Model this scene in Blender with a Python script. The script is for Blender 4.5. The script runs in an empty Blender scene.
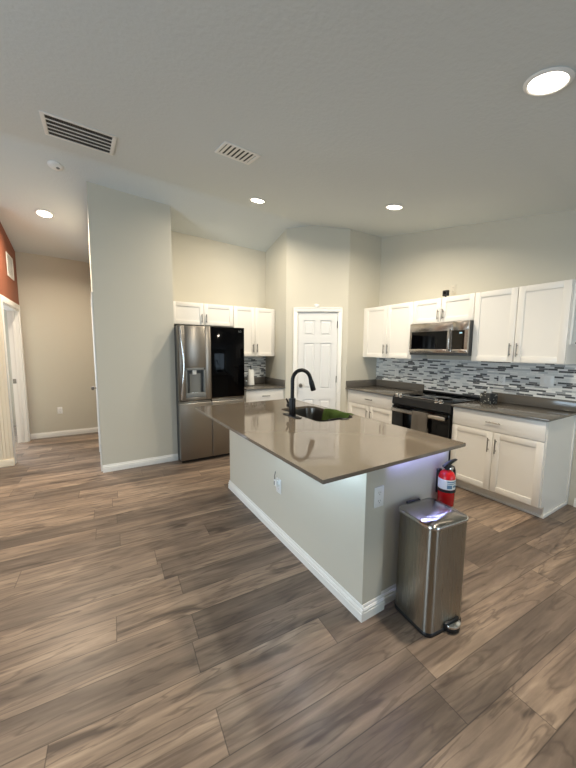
import bpy, bmesh, math, random
from mathutils import Vector, Matrix
random.seed(7)
S = bpy.context.scene
COL = S.collection
PI = math.pi

# ---------------------------------------------------------------- camera
YAW, PITCH, ROLL, FPX = math.radians(31.539), math.radians(-6.247), math.radians(0.443), 321.23
fw = Vector((math.sin(YAW)*math.cos(PITCH), math.cos(YAW)*math.cos(PITCH), math.sin(PITCH)))
rt = Vector((math.cos(YAW), -math.sin(YAW), 0))
up = rt.cross(fw)
r2 = rt*math.cos(ROLL) + up*math.sin(ROLL)
u2 = -rt*math.sin(ROLL) + up*math.cos(ROLL)
cd = bpy.data.cameras.new('camera')
cam = bpy.data.objects.new('camera', cd); COL.objects.link(cam)
cd.sensor_fit = 'VERTICAL'; cd.sensor_height = 36.0; cd.lens = FPX/768*36.0
cd.clip_start = 0.05
M = Matrix((( r2.x, u2.x, -fw.x, 0), (r2.y, u2.y, -fw.y, 0), (r2.z, u2.z, -fw.z, 1.488), (0, 0, 0, 1)))
cam.matrix_world = M
S.camera = cam

# ---------------------------------------------------------------- view, world, large daylight
S.view_settings.view_transform = 'Standard'
S.view_settings.look = 'None'
S.view_settings.gamma = 1.0
S.view_settings.use_curve_mapping = False
S.view_settings.exposure = -0.42
W = bpy.data.worlds.new('world'); S.world = W; W.use_nodes = True
W.node_tree.nodes['Background'].inputs[0].default_value = (0.75, 0.87, 1.0, 1)
W.node_tree.nodes['Background'].inputs[1].default_value = 1.0

def area(name, loc, aim, sx, sy, power, color, spread=180):
    l = bpy.data.lights.new(name, 'AREA'); l.shape = 'RECTANGLE'; l.size = sx; l.size_y = sy
    l.energy = power; l.color = color; l.spread = math.radians(spread)
    o = bpy.data.objects.new(name, l); COL.objects.link(o)
    o.location = loc
    o.rotation_euler = (Vector(aim)-Vector(loc)).to_track_quat('-Z', 'Y').to_euler()
    return o
# daylight through the living room window (left of the camera) and the bedroom window; the unseen rear light is added fill
DAY = (0.64, 0.83, 1.0)
area('window_daylight', (-4.75, 1.0, 1.25), (0, 1.0, 1.75), 2.5, 1.9, 215, DAY)
area('rear_fill', (2.6, -4.25, 1.15), (2.6, 0, 1.1), 2.2, 2.0, 75, DAY)  # added fill behind the camera, brightens the cabinet and island end faces
area('bedroom_daylight', (-2.6, 7.72, 1.4), (-1.3, 5.0, 0.9), 1.3, 1.4, 170, (0.7, 0.85, 1.0))
WARM = (1.0, 0.88, 0.70)
CAN_POWER = 36

# ---------------------------------------------------------------- materials
def srgb(r, g, b):
    f = lambda c: (c/255/12.92) if c/255 <= 0.04045 else ((c/255+0.055)/1.055)**2.4
    return (f(r), f(g), f(b), 1)
def mat(name, col, rough=0.5, metal=0.0, spec=0.5, bump=0.0, bscale=60, aniso=0, emit=None, estr=0, vary=0.0, coat=0.0):
    m = bpy.data.materials.new(name); m.use_nodes = True
    nt = m.node_tree; b = nt.nodes['Principled BSDF']
    b.inputs['Base Color'].default_value = col
    b.inputs['Roughness'].default_value = rough
    b.inputs['Metallic'].default_value = metal
    b.inputs['Specular IOR Level'].default_value = spec
    b.inputs['Anisotropic'].default_value = aniso
    b.inputs['Coat Weight'].default_value = coat
    b.inputs['Anisotropic Rotation'].default_value = 0.25 if aniso else 0.0
    tc = None
    if bump or vary:
        tc = nt.nodes.new('ShaderNodeTexCoord')
        n = nt.nodes.new('ShaderNodeTexNoise'); n.inputs['Scale'].default_value = bscale
        n.inputs['Detail'].default_value = 3
        nt.links.new(tc.outputs['Object'], n.inputs['Vector'])
        if bump:
            bp = nt.nodes.new('ShaderNodeBump'); bp.inputs['Strength'].default_value = bump
            bp.inputs['Distance'].default_value = 0.004
            nt.links.new(n.outputs['Fac'], bp.inputs['Height']); nt.links.new(bp.outputs['Normal'], b.inputs['Normal'])
        if vary:
            mx = nt.nodes.new('ShaderNodeMix'); mx.data_type = 'RGBA'
            mx.inputs[6].default_value = tuple(c*(1-vary) for c in col[:3])+(1,)
            mx.inputs[7].default_value = tuple(min(1, c*(1+vary)) for c in col[:3])+(1,)
            nt.links.new(n.outputs['Fac'], mx.inputs[0]); nt.links.new(mx.outputs[2], b.inputs['Base Color'])
    if emit:
        b.inputs['Emission Color'].default_value = emit; b.inputs['Emission Strength'].default_value = estr
    return m
def brushed(name, col, rough, axis, aniso=0.6):
    """stainless steel with fine brush lines running along one axis"""
    m = mat(name, col, rough, 1.0, aniso=aniso)
    nt = m.node_tree; b = nt.nodes['Principled BSDF']
    tc = nt.nodes.new('ShaderNodeTexCoord'); mp = nt.nodes.new('ShaderNodeMapping')
    sc = [400, 400, 400]; sc[axis] = 3
    mp.inputs['Scale'].default_value = sc
    n = nt.nodes.new('ShaderNodeTexNoise'); n.inputs['Scale'].default_value = 1.0; n.inputs['Detail'].default_value = 2
    nt.links.new(tc.outputs['Object'], mp.inputs['Vector']); nt.links.new(mp.outputs[0], n.inputs['Vector'])
    mr = nt.nodes.new('ShaderNodeMapRange')
    mr.inputs['To Min'].default_value = rough*0.8; mr.inputs['To Max'].default_value = rough*1.25
    nt.links.new(n.outputs['Fac'], mr.inputs['Value']); nt.links.new(mr.outputs[0], b.inputs['Roughness'])
    tg = nt.nodes.new('ShaderNodeTangent'); tg.direction_type = 'RADIAL'; tg.axis = 'XYZ'[axis]
    nt.links.new(tg.outputs[0], b.inputs['Tangent'])
    return m

M_WALL = mat('greige_wall_paint', srgb(204, 199, 184), 0.6, bump=0.12, bscale=90, spec=0.3)
M_ORANGE = mat('terracotta_wall_paint', srgb(140, 86, 64), 0.6, bump=0.12, bscale=90, spec=0.3)
M_CEIL = mat('textured_ceiling_paint', srgb(213, 218, 217), 0.8, bump=0.55, bscale=38, spec=0.2)
M_TRIM = mat('white_trim_paint', srgb(236, 234, 228), 0.35)
M_CREAM = mat('cream_trim_paint', srgb(252, 234, 204), 0.4)
M_CAB = mat('white_cabinet_paint', srgb(236, 232, 224), 0.35)
M_GAP = mat('dark_gap', srgb(40, 38, 35), 0.8)
M_NICKEL = mat('satin_nickel', srgb(142, 137, 130), 0.34, 1.0)
M_STEEL = brushed('brushed_stainless', srgb(146, 140, 132), 0.32, 2)
M_STEELH = brushed('brushed_stainless_wide', srgb(190, 184, 176), 0.25, 1)
M_STEELC = brushed('dark_brushed_stainless', srgb(165, 160, 150), 0.28, 2, 0.9)
M_LID = brushed('lid_stainless', srgb(165, 160, 152), 0.15, 1, 1.0)
M_LID.node_tree.nodes['Principled BSDF'].inputs['Anisotropic Rotation'].default_value = 0.0
M_CHROME = mat('polished_steel', srgb(225, 224, 222), 0.12, 1.0)
M_SINK = mat('sink_steel', srgb(120, 116, 110), 0.28, 1.0)
M_BLACK = mat('black_plastic', srgb(16, 16, 17), 0.45)
M_MATTE = mat('matte_black_metal', srgb(14, 14, 15), 0.38, 0.3)
M_GLASSBLK = mat('black_glass', srgb(4, 4, 5), 0.04, spec=0.35)
M_FRIDGEGLASS = mat('black_door_glass', srgb(4, 4, 5), 0.06, spec=0.12)
M_DARKGREY = mat('dark_grey_plastic', srgb(62, 64, 64), 0.4)
M_GREYPL = mat('grey_plastic', srgb(120, 122, 120), 0.4)
M_WHITEPL = mat('white_plastic', srgb(235, 235, 232), 0.35)
M_BEIGEPL = mat('beige_plastic', srgb(207, 201, 186), 0.6)
M_QUARTZ = mat('taupe_quartz', srgb(112, 102, 90), 0.06, vary=0.12, bscale=160, spec=0.75)
M_QUARTZD = mat('grey_quartz', srgb(104, 99, 92), 0.12, vary=0.12, bscale=160, spec=0.5)
M_RED = mat('red_enamel', srgb(196, 16, 24), 0.2, coat=0.3)
M_LABEL = mat('printed_label', srgb(226, 226, 222), 0.4)
M_LABELBLUE = mat('label_blue_print', srgb(96, 128, 150), 0.5)
M_GREEN = mat('green_cloth', srgb(90, 112, 56), 0.95, bump=0.6, bscale=260, spec=0.1, vary=0.15)
M_TOWEL = mat('grey_towel', srgb(142, 134, 124), 0.95, bump=0.7, bscale=220, spec=0.1, vary=0.15)
M_PAPER = mat('white_paper', srgb(240, 240, 236), 0.8, bump=0.2, bscale=120)
M_LENS = mat('lit_lens', (1, 1, 1, 1), 0.5, emit=(1.0, 0.88, 0.72, 1), estr=14)
M_LED = mat('blue_led', (1, 1, 1, 1), 0.5, emit=(0.36, 0.40, 1.0, 1), estr=650)
M_LEDW = mat('ice_blue_led', (1, 1, 1, 1), 0.5, emit=(0.58, 0.80, 1.0, 1), estr=620)
M_PUCK = mat('puck_lens', srgb(236, 230, 216), 0.4)
M_SOCK = mat('socket_shadow', srgb(70, 70, 68), 0.6)
M_SCREEN = mat('microwave_display', srgb(20, 30, 34), 0.2, emit=(0.6, 0.9, 1.0, 1), estr=1.2)
M_DOORW = mat('white_door_paint', srgb(226, 226, 224), 0.35)

def floor_material():
    m = bpy.data.materials.new('wood_plank_floor'); m.use_nodes = True
    nt = m.node_tree; b = nt.nodes['Principled BSDF']; L = nt.links.new
    def nd(t, **k):
        n = nt.nodes.new(t)
        for a, v in k.items(): setattr(n, a, v)
        return n
    def math_(op, a, c=None, d=None):
        n = nd('ShaderNodeMath', operation=op)
        for i, v in enumerate((a, c, d)):
            if v is None: continue
            if isinstance(v, (int, float)): n.inputs[i].default_value = v
            else: L(v, n.inputs[i])
        return n.outputs[0]
    tc = nd('ShaderNodeTexCoord'); mp = nd('ShaderNodeMapping')
    mp.inputs['Rotation'].default_value = (0, 0, math.radians(3.0))
    L(tc.outputs['Object'], mp.inputs['Vector'])
    sx = nd('ShaderNodeSeparateXYZ'); L(mp.outputs[0], sx.inputs[0])
    X, Y = sx.outputs[0], sx.outputs[1]
    PW, PL = 0.178, 1.22
    yr = math_('DIVIDE', math_('ADD', Y, 0.07), PW); row = math_('FLOOR', yr)
    wn = nd('ShaderNodeTexWhiteNoise', noise_dimensions='1D'); L(row, wn.inputs['W'])
    xs = math_('ADD', math_('DIVIDE', X, PL), math_('MULTIPLY', wn.outputs['Value'], 7.3))
    colm = math_('FLOOR', xs)
    cid = nd('ShaderNodeCombineXYZ'); L(row, cid.inputs[0]); L(colm, cid.inputs[1])
    w2 = nd('ShaderNodeTexWhiteNoise', noise_dimensions='3D'); L(cid.outputs[0], w2.inputs['Vector'])
    ident = w2.outputs['Value']
    gx = nd('ShaderNodeCombineXYZ')
    L(math_('MULTIPLY', X, 1.15), gx.inputs[0]); L(math_('MULTIPLY', Y, 8.5), gx.inputs[1]); L(math_('MULTIPLY', ident, 40.0), gx.inputs[2])
    grain = nd('ShaderNodeTexNoise'); grain.inputs['Scale'].default_value = 1.0; grain.inputs['Detail'].default_value = 8
    grain.inputs['Roughness'].default_value = 0.62; grain.inputs['Distortion'].default_value = 0.35
    L(gx.outputs[0], grain.inputs['Vector'])
    g2 = nd('ShaderNodeCombineXYZ')
    L(math_('MULTIPLY', X, 2.0), g2.inputs[0]); L(math_('MULTIPLY', Y, 48.0), g2.inputs[1]); L(math_('MULTIPLY', ident, 17.0), g2.inputs[2])
    fine = nd('ShaderNodeTexNoise'); fine.inputs['Scale'].default_value = 1.0; fine.inputs['Detail'].default_value = 6
    L(g2.outputs[0], fine.inputs['Vector'])
    base = nd('ShaderNodeValToRGB'); L(grain.outputs['Fac'], base.inputs[0])
    e = base.color_ramp.elements
    e[0].position = 0.28; e[0].color = srgb(106, 91, 79)
    e[1].position = 0.72; e[1].color = srgb(184, 163, 142)
    k = e.new(0.42); k.color = srgb(126, 110, 97)
    k = e.new(0.56); k.color = srgb(152, 133, 116)
    tint = nd('ShaderNodeValToRGB'); L(w2.outputs['Value'], tint.inputs[0])
    t = tint.color_ramp.elements
    t[0].color = (0.58, 0.57, 0.57, 1); t[1].color = (1.16, 1.12, 1.07, 1)
    k = t.new(0.35); k.color = (0.80, 0.79, 0.79, 1)
    k = t.new(0.7); k.color = (0.98, 0.95, 0.92, 1)
    mul = nd('ShaderNodeMix', data_type='RGBA', blend_type='MULTIPLY'); mul.inputs[0].default_value = 1
    L(base.outputs[0], mul.inputs[6]); L(tint.outputs[0], mul.inputs[7])
    fr = nd('ShaderNodeMapRange'); fr.inputs['From Min'].default_value = 0.3; fr.inputs['From Max'].default_value = 0.7
    fr.inputs['To Min'].default_value = 0.80; fr.inputs['To Max'].default_value = 1.12
    L(fine.outputs['Fac'], fr.inputs['Value'])
    mul2 = nd('ShaderNodeMix', data_type='RGBA', blend_type='MULTIPLY'); mul2.inputs[0].default_value = 1
    L(mul.outputs[2], mul2.inputs[6]); L(fr.outputs[0], mul2.inputs[7])
    # dark knots and cathedral streaks
    kx = nd('ShaderNodeCombineXYZ')
    L(math_('MULTIPLY', X, 1.9), kx.inputs[0]); L(math_('MULTIPLY', Y, 10.0), kx.inputs[1]); L(math_('MULTIPLY', ident, 23.0), kx.inputs[2])
    kn = nd('ShaderNodeTexNoise'); kn.inputs['Scale'].default_value = 1.0; kn.inputs['Detail'].default_value = 2; kn.inputs['Distortion'].default_value = 1.2
    L(kx.outputs[0], kn.inputs['Vector'])
    kr = nd('ShaderNodeMapRange'); kr.inputs['From Min'].default_value = 0.61; kr.inputs['From Max'].default_value = 0.72
    L(kn.outputs['Fac'], kr.inputs['Value'])
    mk = nd('ShaderNodeMix', data_type='RGBA'); mk.inputs[7].default_value = srgb(62, 50, 44)
    L(math_('MULTIPLY', kr.outputs[0], 0.75), mk.inputs[0]); L(mul2.outputs[2], mk.inputs[6])
    # thin dark cathedral grain lines
    vx = nd('ShaderNodeCombineXYZ')
    L(math_('MULTIPLY', X, 1.0), vx.inputs[0]); L(math_('MULTIPLY', Y, 9.0), vx.inputs[1]); L(math_('MULTIPLY', ident, 31.0), vx.inputs[2])
    vn = nd('ShaderNodeTexNoise'); vn.inputs['Scale'].default_value = 1.0; vn.inputs['Detail'].default_value = 4; vn.inputs['Distortion'].default_value = 0.5
    L(vx.outputs[0], vn.inputs['Vector'])
    va = math_('ABSOLUTE', math_('SUBTRACT', math_('FRACT', math_('MULTIPLY', vn.outputs['Fac'], 7.0)), 0.5))
    vr = nd('ShaderNodeMapRange'); vr.inputs['From Min'].default_value = 0.0; vr.inputs['From Max'].default_value = 0.16
    vr.inputs['To Min'].default_value = 0.55; vr.inputs['To Max'].default_value = 0.0
    L(va, vr.inputs['Value'])
    mv = nd('ShaderNodeMix', data_type='RGBA'); mv.inputs[7].default_value = srgb(78, 64, 55)
    L(vr.outputs[0], mv.inputs[0]); L(mk.outputs[2], mv.inputs[6])
    # seams
    fy = math_('FRACT', yr); fx = math_('FRACT', xs)
    ey = math_('MULTIPLY', math_('MINIMUM', fy, math_('SUBTRACT', 1.0, fy)), PW)
    ex = math_('MULTIPLY', math_('MINIMUM', fx, math_('SUBTRACT', 1.0, fx)), PL)
    ed = math_('MINIMUM', ex, ey)
    sm = nd('ShaderNodeMapRange'); sm.inputs['From Min'].default_value = 0.0008; sm.inputs['From Max'].default_value = 0.003
    sm.inputs['To Min'].default_value = 0.45; sm.inputs['To Max'].default_value = 1.0
    L(ed, sm.inputs['Value'])
    mul3 = nd('ShaderNodeMix', data_type='RGBA', blend_type='MULTIPLY'); mul3.inputs[0].default_value = 1
    L(mv.outputs[2], mul3.inputs[6]); L(sm.outputs[0], mul3.inputs[7])
    L(mul3.outputs[2], b.inputs['Base Color'])
    b.inputs['Roughness'].default_value = 0.38; b.inputs['Specular IOR Level'].default_value = 0.45
    bp = nd('ShaderNodeBump'); bp.inputs['Strength'].default_value = 0.12; bp.inputs['Distance'].default_value = 0.002
    L(math_('ADD', math_('MULTIPLY', fine.outputs['Fac'], 0.4), sm.outputs[0]), bp.inputs['Height']); L(bp.outputs[0], b.inputs['Normal'])
    return m

def mosaic_material(axis):
    """linear glass and stone mosaic; axis = horizontal world axis (0 X, 1 Y)"""
    m = bpy.data.materials.new('linear_mosaic'); m.use_nodes = True
    nt = m.node_tree; b = nt.nodes['Principled BSDF']; L = nt.links.new
    tc = nt.nodes.new('ShaderNodeTexCoord'); s = nt.nodes.new('ShaderNodeSeparateXYZ'); L(tc.outputs['Object'], s.inputs[0])
    c = nt.nodes.new('ShaderNodeCombineXYZ'); L(s.outputs[axis], c.inputs[0]); L(s.outputs[2], c.inputs[1])
    br = nt.nodes.new('ShaderNodeTexBrick'); L(c.outputs[0], br.inputs['Vector'])
    br.offset = 0.37; br.offset_frequency = 2; br.squash = 1.5; br.squash_frequency = 3
    br.inputs['Scale'].default_value = 1.0
    br.inputs['Color1'].default_value = (0, 0, 0, 1); br.inputs['Color2'].default_value = (1, 1, 1, 1)
    br.inputs['Mortar'].default_value = (0.5, 0.5, 0.5, 1)
    br.inputs['Mortar Size'].default_value = 0.0012; br.inputs['Mortar Smooth'].default_value = 0.1
    br.inputs['Brick Width'].default_value = 0.078; br.inputs['Row Height'].default_value = 0.0185
    r = nt.nodes.new('ShaderNodeValToRGB'); r.color_ramp.interpolation = 'CONSTANT'; L(br.outputs['Color'], r.inputs[0])
    e = r.color_ramp.elements
    e[0].position = 0.0; e[0].color = srgb(84, 87, 90)
    e[1].position = 0.22; e[1].color = srgb(222, 224, 222)
    for p_, cc in ((0.46, (196, 200, 201)), (0.56, (236, 237, 234)), (0.76, (158, 162, 164)), (0.82, (226, 228, 226)), (0.95, (108, 110, 112))):
        k = e.new(p_); k.color = srgb(*cc)
    mx = nt.nodes.new('ShaderNodeMix'); mx.data_type = 'RGBA'; mx.inputs[7].default_value = srgb(205, 208, 206)
    L(br.outputs['Fac'], mx.inputs[0]); L(r.outputs[0], mx.inputs[6]); L(mx.outputs[2], b.inputs['Base Color'])
    b.inputs['Roughness'].default_value = 0.18
    bp = nt.nodes.new('ShaderNodeBump'); bp.invert = True; bp.inputs['Strength'].default_value = 0.4; bp.inputs['Distance'].default_value = 0.002
    L(br.outputs['Fac'], bp.inputs['Height']); L(bp.outputs[0], b.inputs['Normal'])
    return m
M_FLOOR = floor_material()
M_TILE_Y, M_TILE_X = mosaic_material(1), mosaic_material(0)

def pattern_material():
    m = mat('speckled_carton', srgb(60, 60, 58), 0.6)
    nt = m.node_tree; b = nt.nodes['Principled BSDF']
    tc = nt.nodes.new('ShaderNodeTexCoord'); v = nt.nodes.new('ShaderNodeTexVoronoi'); v.inputs['Scale'].default_value = 42
    nt.links.new(tc.outputs['Object'], v.inputs['Vector'])
    r = nt.nodes.new('ShaderNodeValToRGB'); r.color_ramp.interpolation = 'CONSTANT'
    r.color_ramp.elements[0].color = srgb(176, 174, 164); r.color_ramp.elements[1].position = 0.24; r.color_ramp.elements[1].color = srgb(42, 43, 42)
    nt.links.new(v.outputs['Distance'], r.inputs[0]); nt.links.new(r.outputs[0], b.inputs['Base Color'])
    return m
M_CARTON = pattern_material()

# ---------------------------------------------------------------- mesh helpers
class MB:
    def __init__(s): s.bm = bmesh.new()
    def box(s, x0, x1, y0, y1, z0, z1, bev=0.0, seg=2):
        r = bmesh.ops.create_cube(s.bm, size=1.0)
        c = Vector(((x0+x1)/2, (y0+y1)/2, (z0+z1)/2)); d = (abs(x1-x0), abs(y1-y0), abs(z1-z0))
        for v in r['verts']: v.co = Vector((v.co.x*d[0], v.co.y*d[1], v.co.z*d[2])) + c
        if bev:
            es = list({e for v in r['verts'] for e in v.link_edges})
            bmesh.ops.bevel(s.bm, geom=es, offset=min(bev, min(d)*0.45), segments=seg, affect='EDGES', profile=0.5)
        return s
    def cyl(s, c, r, h, axis=2, seg=24, r2=None, bev=0.0):
        g = bmesh.ops.create_cone(s.bm, cap_ends=True, segments=seg, radius1=r, radius2=r if r2 is None else r2, depth=h)
        R = Matrix.Identity(3)
        if axis == 0: R = Matrix.Rotation(PI/2, 3, 'Y')
        if axis == 1: R = Matrix.Rotation(-PI/2, 3, 'X')
        vs = g['verts']
        for v in vs: v.co = R @ v.co + Vector(c)
        if bev:
            es = [e for e in {e for v in vs for e in v.link_edges} if any(len(f.verts) > 4 for f in e.link_faces)]
            bmesh.ops.bevel(s.bm, geom=es, offset=bev, segments=2, affect='EDGES', profile=0.5)
        return s
    def lathe(s, prof, c=(0, 0, 0), seg=32, axis=2, scale=(1, 1)):
        """prof = list of (r, h); closed ends when r = 0"""
        rings = []
        for r, h in prof:
            ring = []
            for i in range(1 if r < 1e-6 else seg):
                a = 2*PI*i/seg
                p = Vector((r*math.cos(a)*scale[0], r*math.sin(a)*scale[1], h))
                if axis == 0: p = Vector((p.z, p.x, p.y))
                if axis == 1: p = Vector((p.y, p.z, p.x))
                ring.append(s.bm.verts.new(p + Vector(c)))
            rings.append(ring)
        for a, b in zip(rings, rings[1:]):
            for i in range(seg):
                j = (i+1) % seg
                q = [a[i % len(a)], a[j % len(a)], b[j % len(b)], b[i % len(b)]]
                q2 = []
                for v in q:
                    if v not in q2: q2.append(v)
                if len(q2) >= 3:
                    try: s.bm.faces.new(q2)
                    except ValueError: pass
        for ring, rev in ((rings[0], True), (rings[-1], False)):
            if len(ring) > 2:
                try: s.bm.faces.new(ring[::-1] if rev else ring)
                except ValueError: pass
        return s
    def tube(s, pts, rad, seg=12):
        pts = [Vector(p) for p in pts]; n = len(pts)
        rads = rad if isinstance(rad, (list, tuple)) else [rad]*n
        t0 = (pts[1]-pts[0]).normalized()
        ref = Vector((0, 0, 1)) if abs(t0.z) < 0.9 else Vector((1, 0, 0))
        nrm = t0.cross(ref).normalized(); rings = []
        for i, p in enumerate(pts):
            t = (pts[min(i+1, n-1)]-pts[max(i-1, 0)]).normalized()
            nrm = (nrm - t*nrm.dot(t)).normalized(); bn = t.cross(nrm)
            rings.append([s.bm.verts.new(p + (nrm*math.cos(2*PI*k/seg)+bn*math.sin(2*PI*k/seg))*rads[i]) for k in range(seg)])
        for a, b in zip(rings, rings[1:]):
            for k in range(seg): s.bm.faces.new([a[k], a[(k+1) % seg], b[(k+1) % seg], b[k]])
        s.bm.faces.new(rings[0][::-1]); s.bm.faces.new(rings[-1])
        return s
    def prism(s, poly, z0, z1, axis=2, bev=0.0):
        """extrude a 2-D outline; axis 2: (x,y)->z, axis 0: (y,z)->x, axis 1: (x,z)->y"""
        def P(u, v, w):
            return Vector((u, v, w)) if axis == 2 else (Vector((w, u, v)) if axis == 0 else Vector((u, w, v)))
        a = [s.bm.verts.new(P(u, v, z0)) for u, v in poly]; b = [s.bm.verts.new(P(u, v, z1)) for u, v in poly]
        n = len(poly); fs = []
        fs.append(s.bm.faces.new(a[::-1])); fs.append(s.bm.faces.new(b))
        for i in range(n): s.bm.faces.new([a[i], a[(i+1) % n], b[(i+1) % n], b[i]])
        if bev:
            es = list({e for f in fs for e in f.edges})
            bmesh.ops.bevel(s.bm, geom=es, offset=bev, segments=2, affect='EDGES', profile=0.5)
        return s
    def loft(s, loops, cap=True):
        rings = [[s.bm.verts.new(Vector(p)) for p in lp] for lp in loops]
        n = len(rings[0])
        for a, b in zip(rings, rings[1:]):
            for k in range(n): s.bm.faces.new([a[k], a[(k+1) % n], b[(k+1) % n], b[k]])
        if cap: s.bm.faces.new(rings[0][::-1]); s.bm.faces.new(rings[-1])
        return s
    def grid(s, nu, nv, f, thick=0.0):
        vs = [[s.bm.verts.new(Vector(f(i/nu, j/nv))) for j in range(nv+1)] for i in range(nu+1)]
        fs = []
        for i in range(nu):
            for j in range(nv): fs.append(s.bm.faces.new([vs[i][j], vs[i+1][j], vs[i+1][j+1], vs[i][j+1]]))
        if thick: bmesh.ops.solidify(s.bm, geom=fs, thickness=thick)
        return s
    def build(s, name, material, parent=None, loc=None, rotz=0.0, angle=38, normals=True):
        if normals: bmesh.ops.recalc_face_normals(s.bm, faces=s.bm.faces)
        lim = math.radians(angle)
        for f in s.bm.faces: f.smooth = True
        for e in s.bm.edges:
            e.smooth = len(e.link_faces) == 2 and e.calc_face_angle(0) < lim
        me = bpy.data.meshes.new(name); s.bm.to_mesh(me); s.bm.free()
        me.materials.append(material)
        o = bpy.data.objects.new(name, me); COL.objects.link(o)
        if parent: o.parent = parent
        if loc: o.location = loc
        if rotz: o.rotation_euler.z = rotz
        return o
def rrect(x0, x1, y0, y1, r, n=6):
    pts = []
    for cx, cy, a0 in ((x1-r, y1-r, 0), (x0+r, y1-r, 90), (x0+r, y0+r, 180), (x1-r, y0+r, 270)):
        for i in range(n+1):
            a = math.radians(a0+90*i/n); pts.append((cx+r*math.cos(a), cy+r*math.sin(a)))
    return pts
def tag(o, label, cat, group=None):
    o['label'] = label; o['category'] = cat
    if group: o['group'] = group
    return o
def thing(name, label, cat, loc=(0, 0, 0), rotz=0.0, group=None):
    o = bpy.data.objects.new(name, None); COL.objects.link(o); o.empty_display_size = 0.1
    o.location = loc; o.rotation_euler = (0, 0, rotz)
    return tag(o, label, cat, group)
def struct(o):
    o['kind'] = 'structure'; return o
def dup(root, loc, rotz, label, group=None):
    r = root.copy(); COL.objects.link(r); r.location = loc; r.rotation_euler = (0, 0, rotz); r['label'] = label
    if group: r['group'] = group
    for ch in list(root.children):
        c = ch.copy(); COL.objects.link(c); c.parent = r
        for g in ch.children:
            d = g.copy(); COL.objects.link(d); d.parent = c
    return r

# ================================================================= ROOM
XS, YF = 3.902, 4.81            # stove wall, fridge wall
RID_Y = 3.95
def ceil_z(x, y):
    zr = 3.25 + 0.035*min(3.8, 2.8-x) if x < 2.8 else 3.25
    if y >= RID_Y:
        k = min(1, max(0, x/0.9)); s = 0.175*(1-k)+0.25*k
        return zr - s*(y-RID_Y)
    return max(zr - 0.172*(RID_Y-y), 2.56)
# floor
struct(MB().box(-4.6, 4.05, -4.15, 6.7, -0.06, 0.0).build('floor', M_FLOOR))
bed = MB().box(-4.0, -1.03, 6.7, 7.9, -0.06, 0.0)
struct(bed.build('floor_bedroom', M_FLOOR))
# ceiling
ys = [-4.15+0.25*i for i in range(19)]+[0.6, 1.2, 2, 2.8, 3.4, 3.7, 3.88, 3.95, 4.02, 4.3, 4.8, 5.4, 6.0, 6.75]
ys = sorted(set(y for y in ys if y < 0.4 or y >= 0.6))
xs = [-4.65, -3, -2, -1.2, -0.6, 0, 0.3, 0.6, 0.9, 1.6, 2.4, 2.8, 3.4, 4.1]
cb = MB()
v0 = [[cb.bm.verts.new((x, y, ceil_z(x, y))) for y in ys] for x in xs]
v1 = [[cb.bm.verts.new((x, y, ceil_z(x, y)+0.08)) for y in ys] for x in xs]
for i in range(len(xs)-1):
    for j in range(len(ys)-1):
        cb.bm.faces.new([v0[i][j], v0[i][j+1], v0[i+1][j+1], v0[i+1][j]])
        cb.bm.faces.new([v1[i][j], v1[i+1][j], v1[i+1][j+1], v1[i][j+1]])
for j in range(len(ys)-1):
    cb.bm.faces.new([v0[0][j], v1[0][j], v1[0][j+1], v0[0][j+1]]); cb.bm.faces.new([v0[-1][j], v0[-1][j+1], v1[-1][j+1], v1[-1][j]])
for i in range(len(xs)-1):
    cb.bm.faces.new([v0[i][0], v0[i+1][0], v1[i+1][0], v1[i][0]]); cb.bm.faces.new([v0[i][-1], v1[i][-1], v1[i+1][-1], v0[i+1][-1]])
struct(cb.build('ceiling', M_CEIL, angle=60))

def wall(name, a, b, thick, material, z0=0.0, z1=None, openings=(), n=24):
    """wall from a to b (plan), its visible face on the line a-b, body to the right of a->b; top follows the ceiling"""
    a, b = Vector(a), Vector(b); L = (b-a).length; d = (b-a)/L; nr = Vector((d.y, -d.x))*thick
    w = MB()
    cuts = sorted({0.0, L, *[L*i/n for i in range(n+1)], *[t for o in openings for t in o[:2]]})
    def top(t):
        p = a+d*t
        return ceil_z(p.x, p.y)+0.02 if z1 is None else z1
    for t0, t1 in zip(cuts, cuts[1:]):
        if t1-t0 < 1e-5: continue
        zs = [(z0, None)]
        for o in openings:
            if o[0]-1e-6 <= t0 and t1 <= o[1]+1e-6:
                zs = ([(z0, o[2])] if o[2] > z0+1e-4 else []) + [(o[3], None)]
        for za, zb in zs:
            p0, p1 = a+d*t0, a+d*t1
            h0, h1 = (top(t0), top(t1)) if zb is None else (zb, zb)
            f0 = [(p0, za), (p1, za), (p1, h1), (p0, h0)]
            A = [w.bm.verts.new((p.x, p.y, z)) for p, z in f0]
            B = [w.bm.verts.new((p.x+nr.x, p.y+nr.y, z)) for p, z in f0]
            w.bm.faces.new(A); w.bm.faces.new(B[::-1])
            for i in range(4): w.bm.faces.new([A[i], B[i], B[(i+1) % 4], A[(i+1) % 4]])
    bmesh.ops.remove_doubles(w.bm, verts=w.bm.verts, dist=1e-5)
    # drop interior faces shared by neighbouring strips
    seen = {}
    for f in list(w.bm.faces):
        k = tuple(sorted(v.index for v in f.verts)) if False else frozenset(f.verts)
        seen.setdefault(k, []).append(f)
    kill = [f for fs in seen.values() if len(fs) > 1 for f in fs]
    if kill: bmesh.ops.delete(w.bm, geom=kill, context='FACES_ONLY')
    return struct(w.build(name, material, angle=20))

P1, P2 = (2.505, 4.15), (3.265, 3.645)     # ends of the diagonal pantry wall
wall('wall_right', (XS, -4.1), (XS, 4.9), 0.12, M_WALL)
wall('wall_kitchen_back', (2.62, YF), (0.92, YF), 0.12, M_WALL)
wall('wall_pantry_left', (2.505, YF+0.02), P1, -0.11, M_WALL) if False else None
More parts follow.
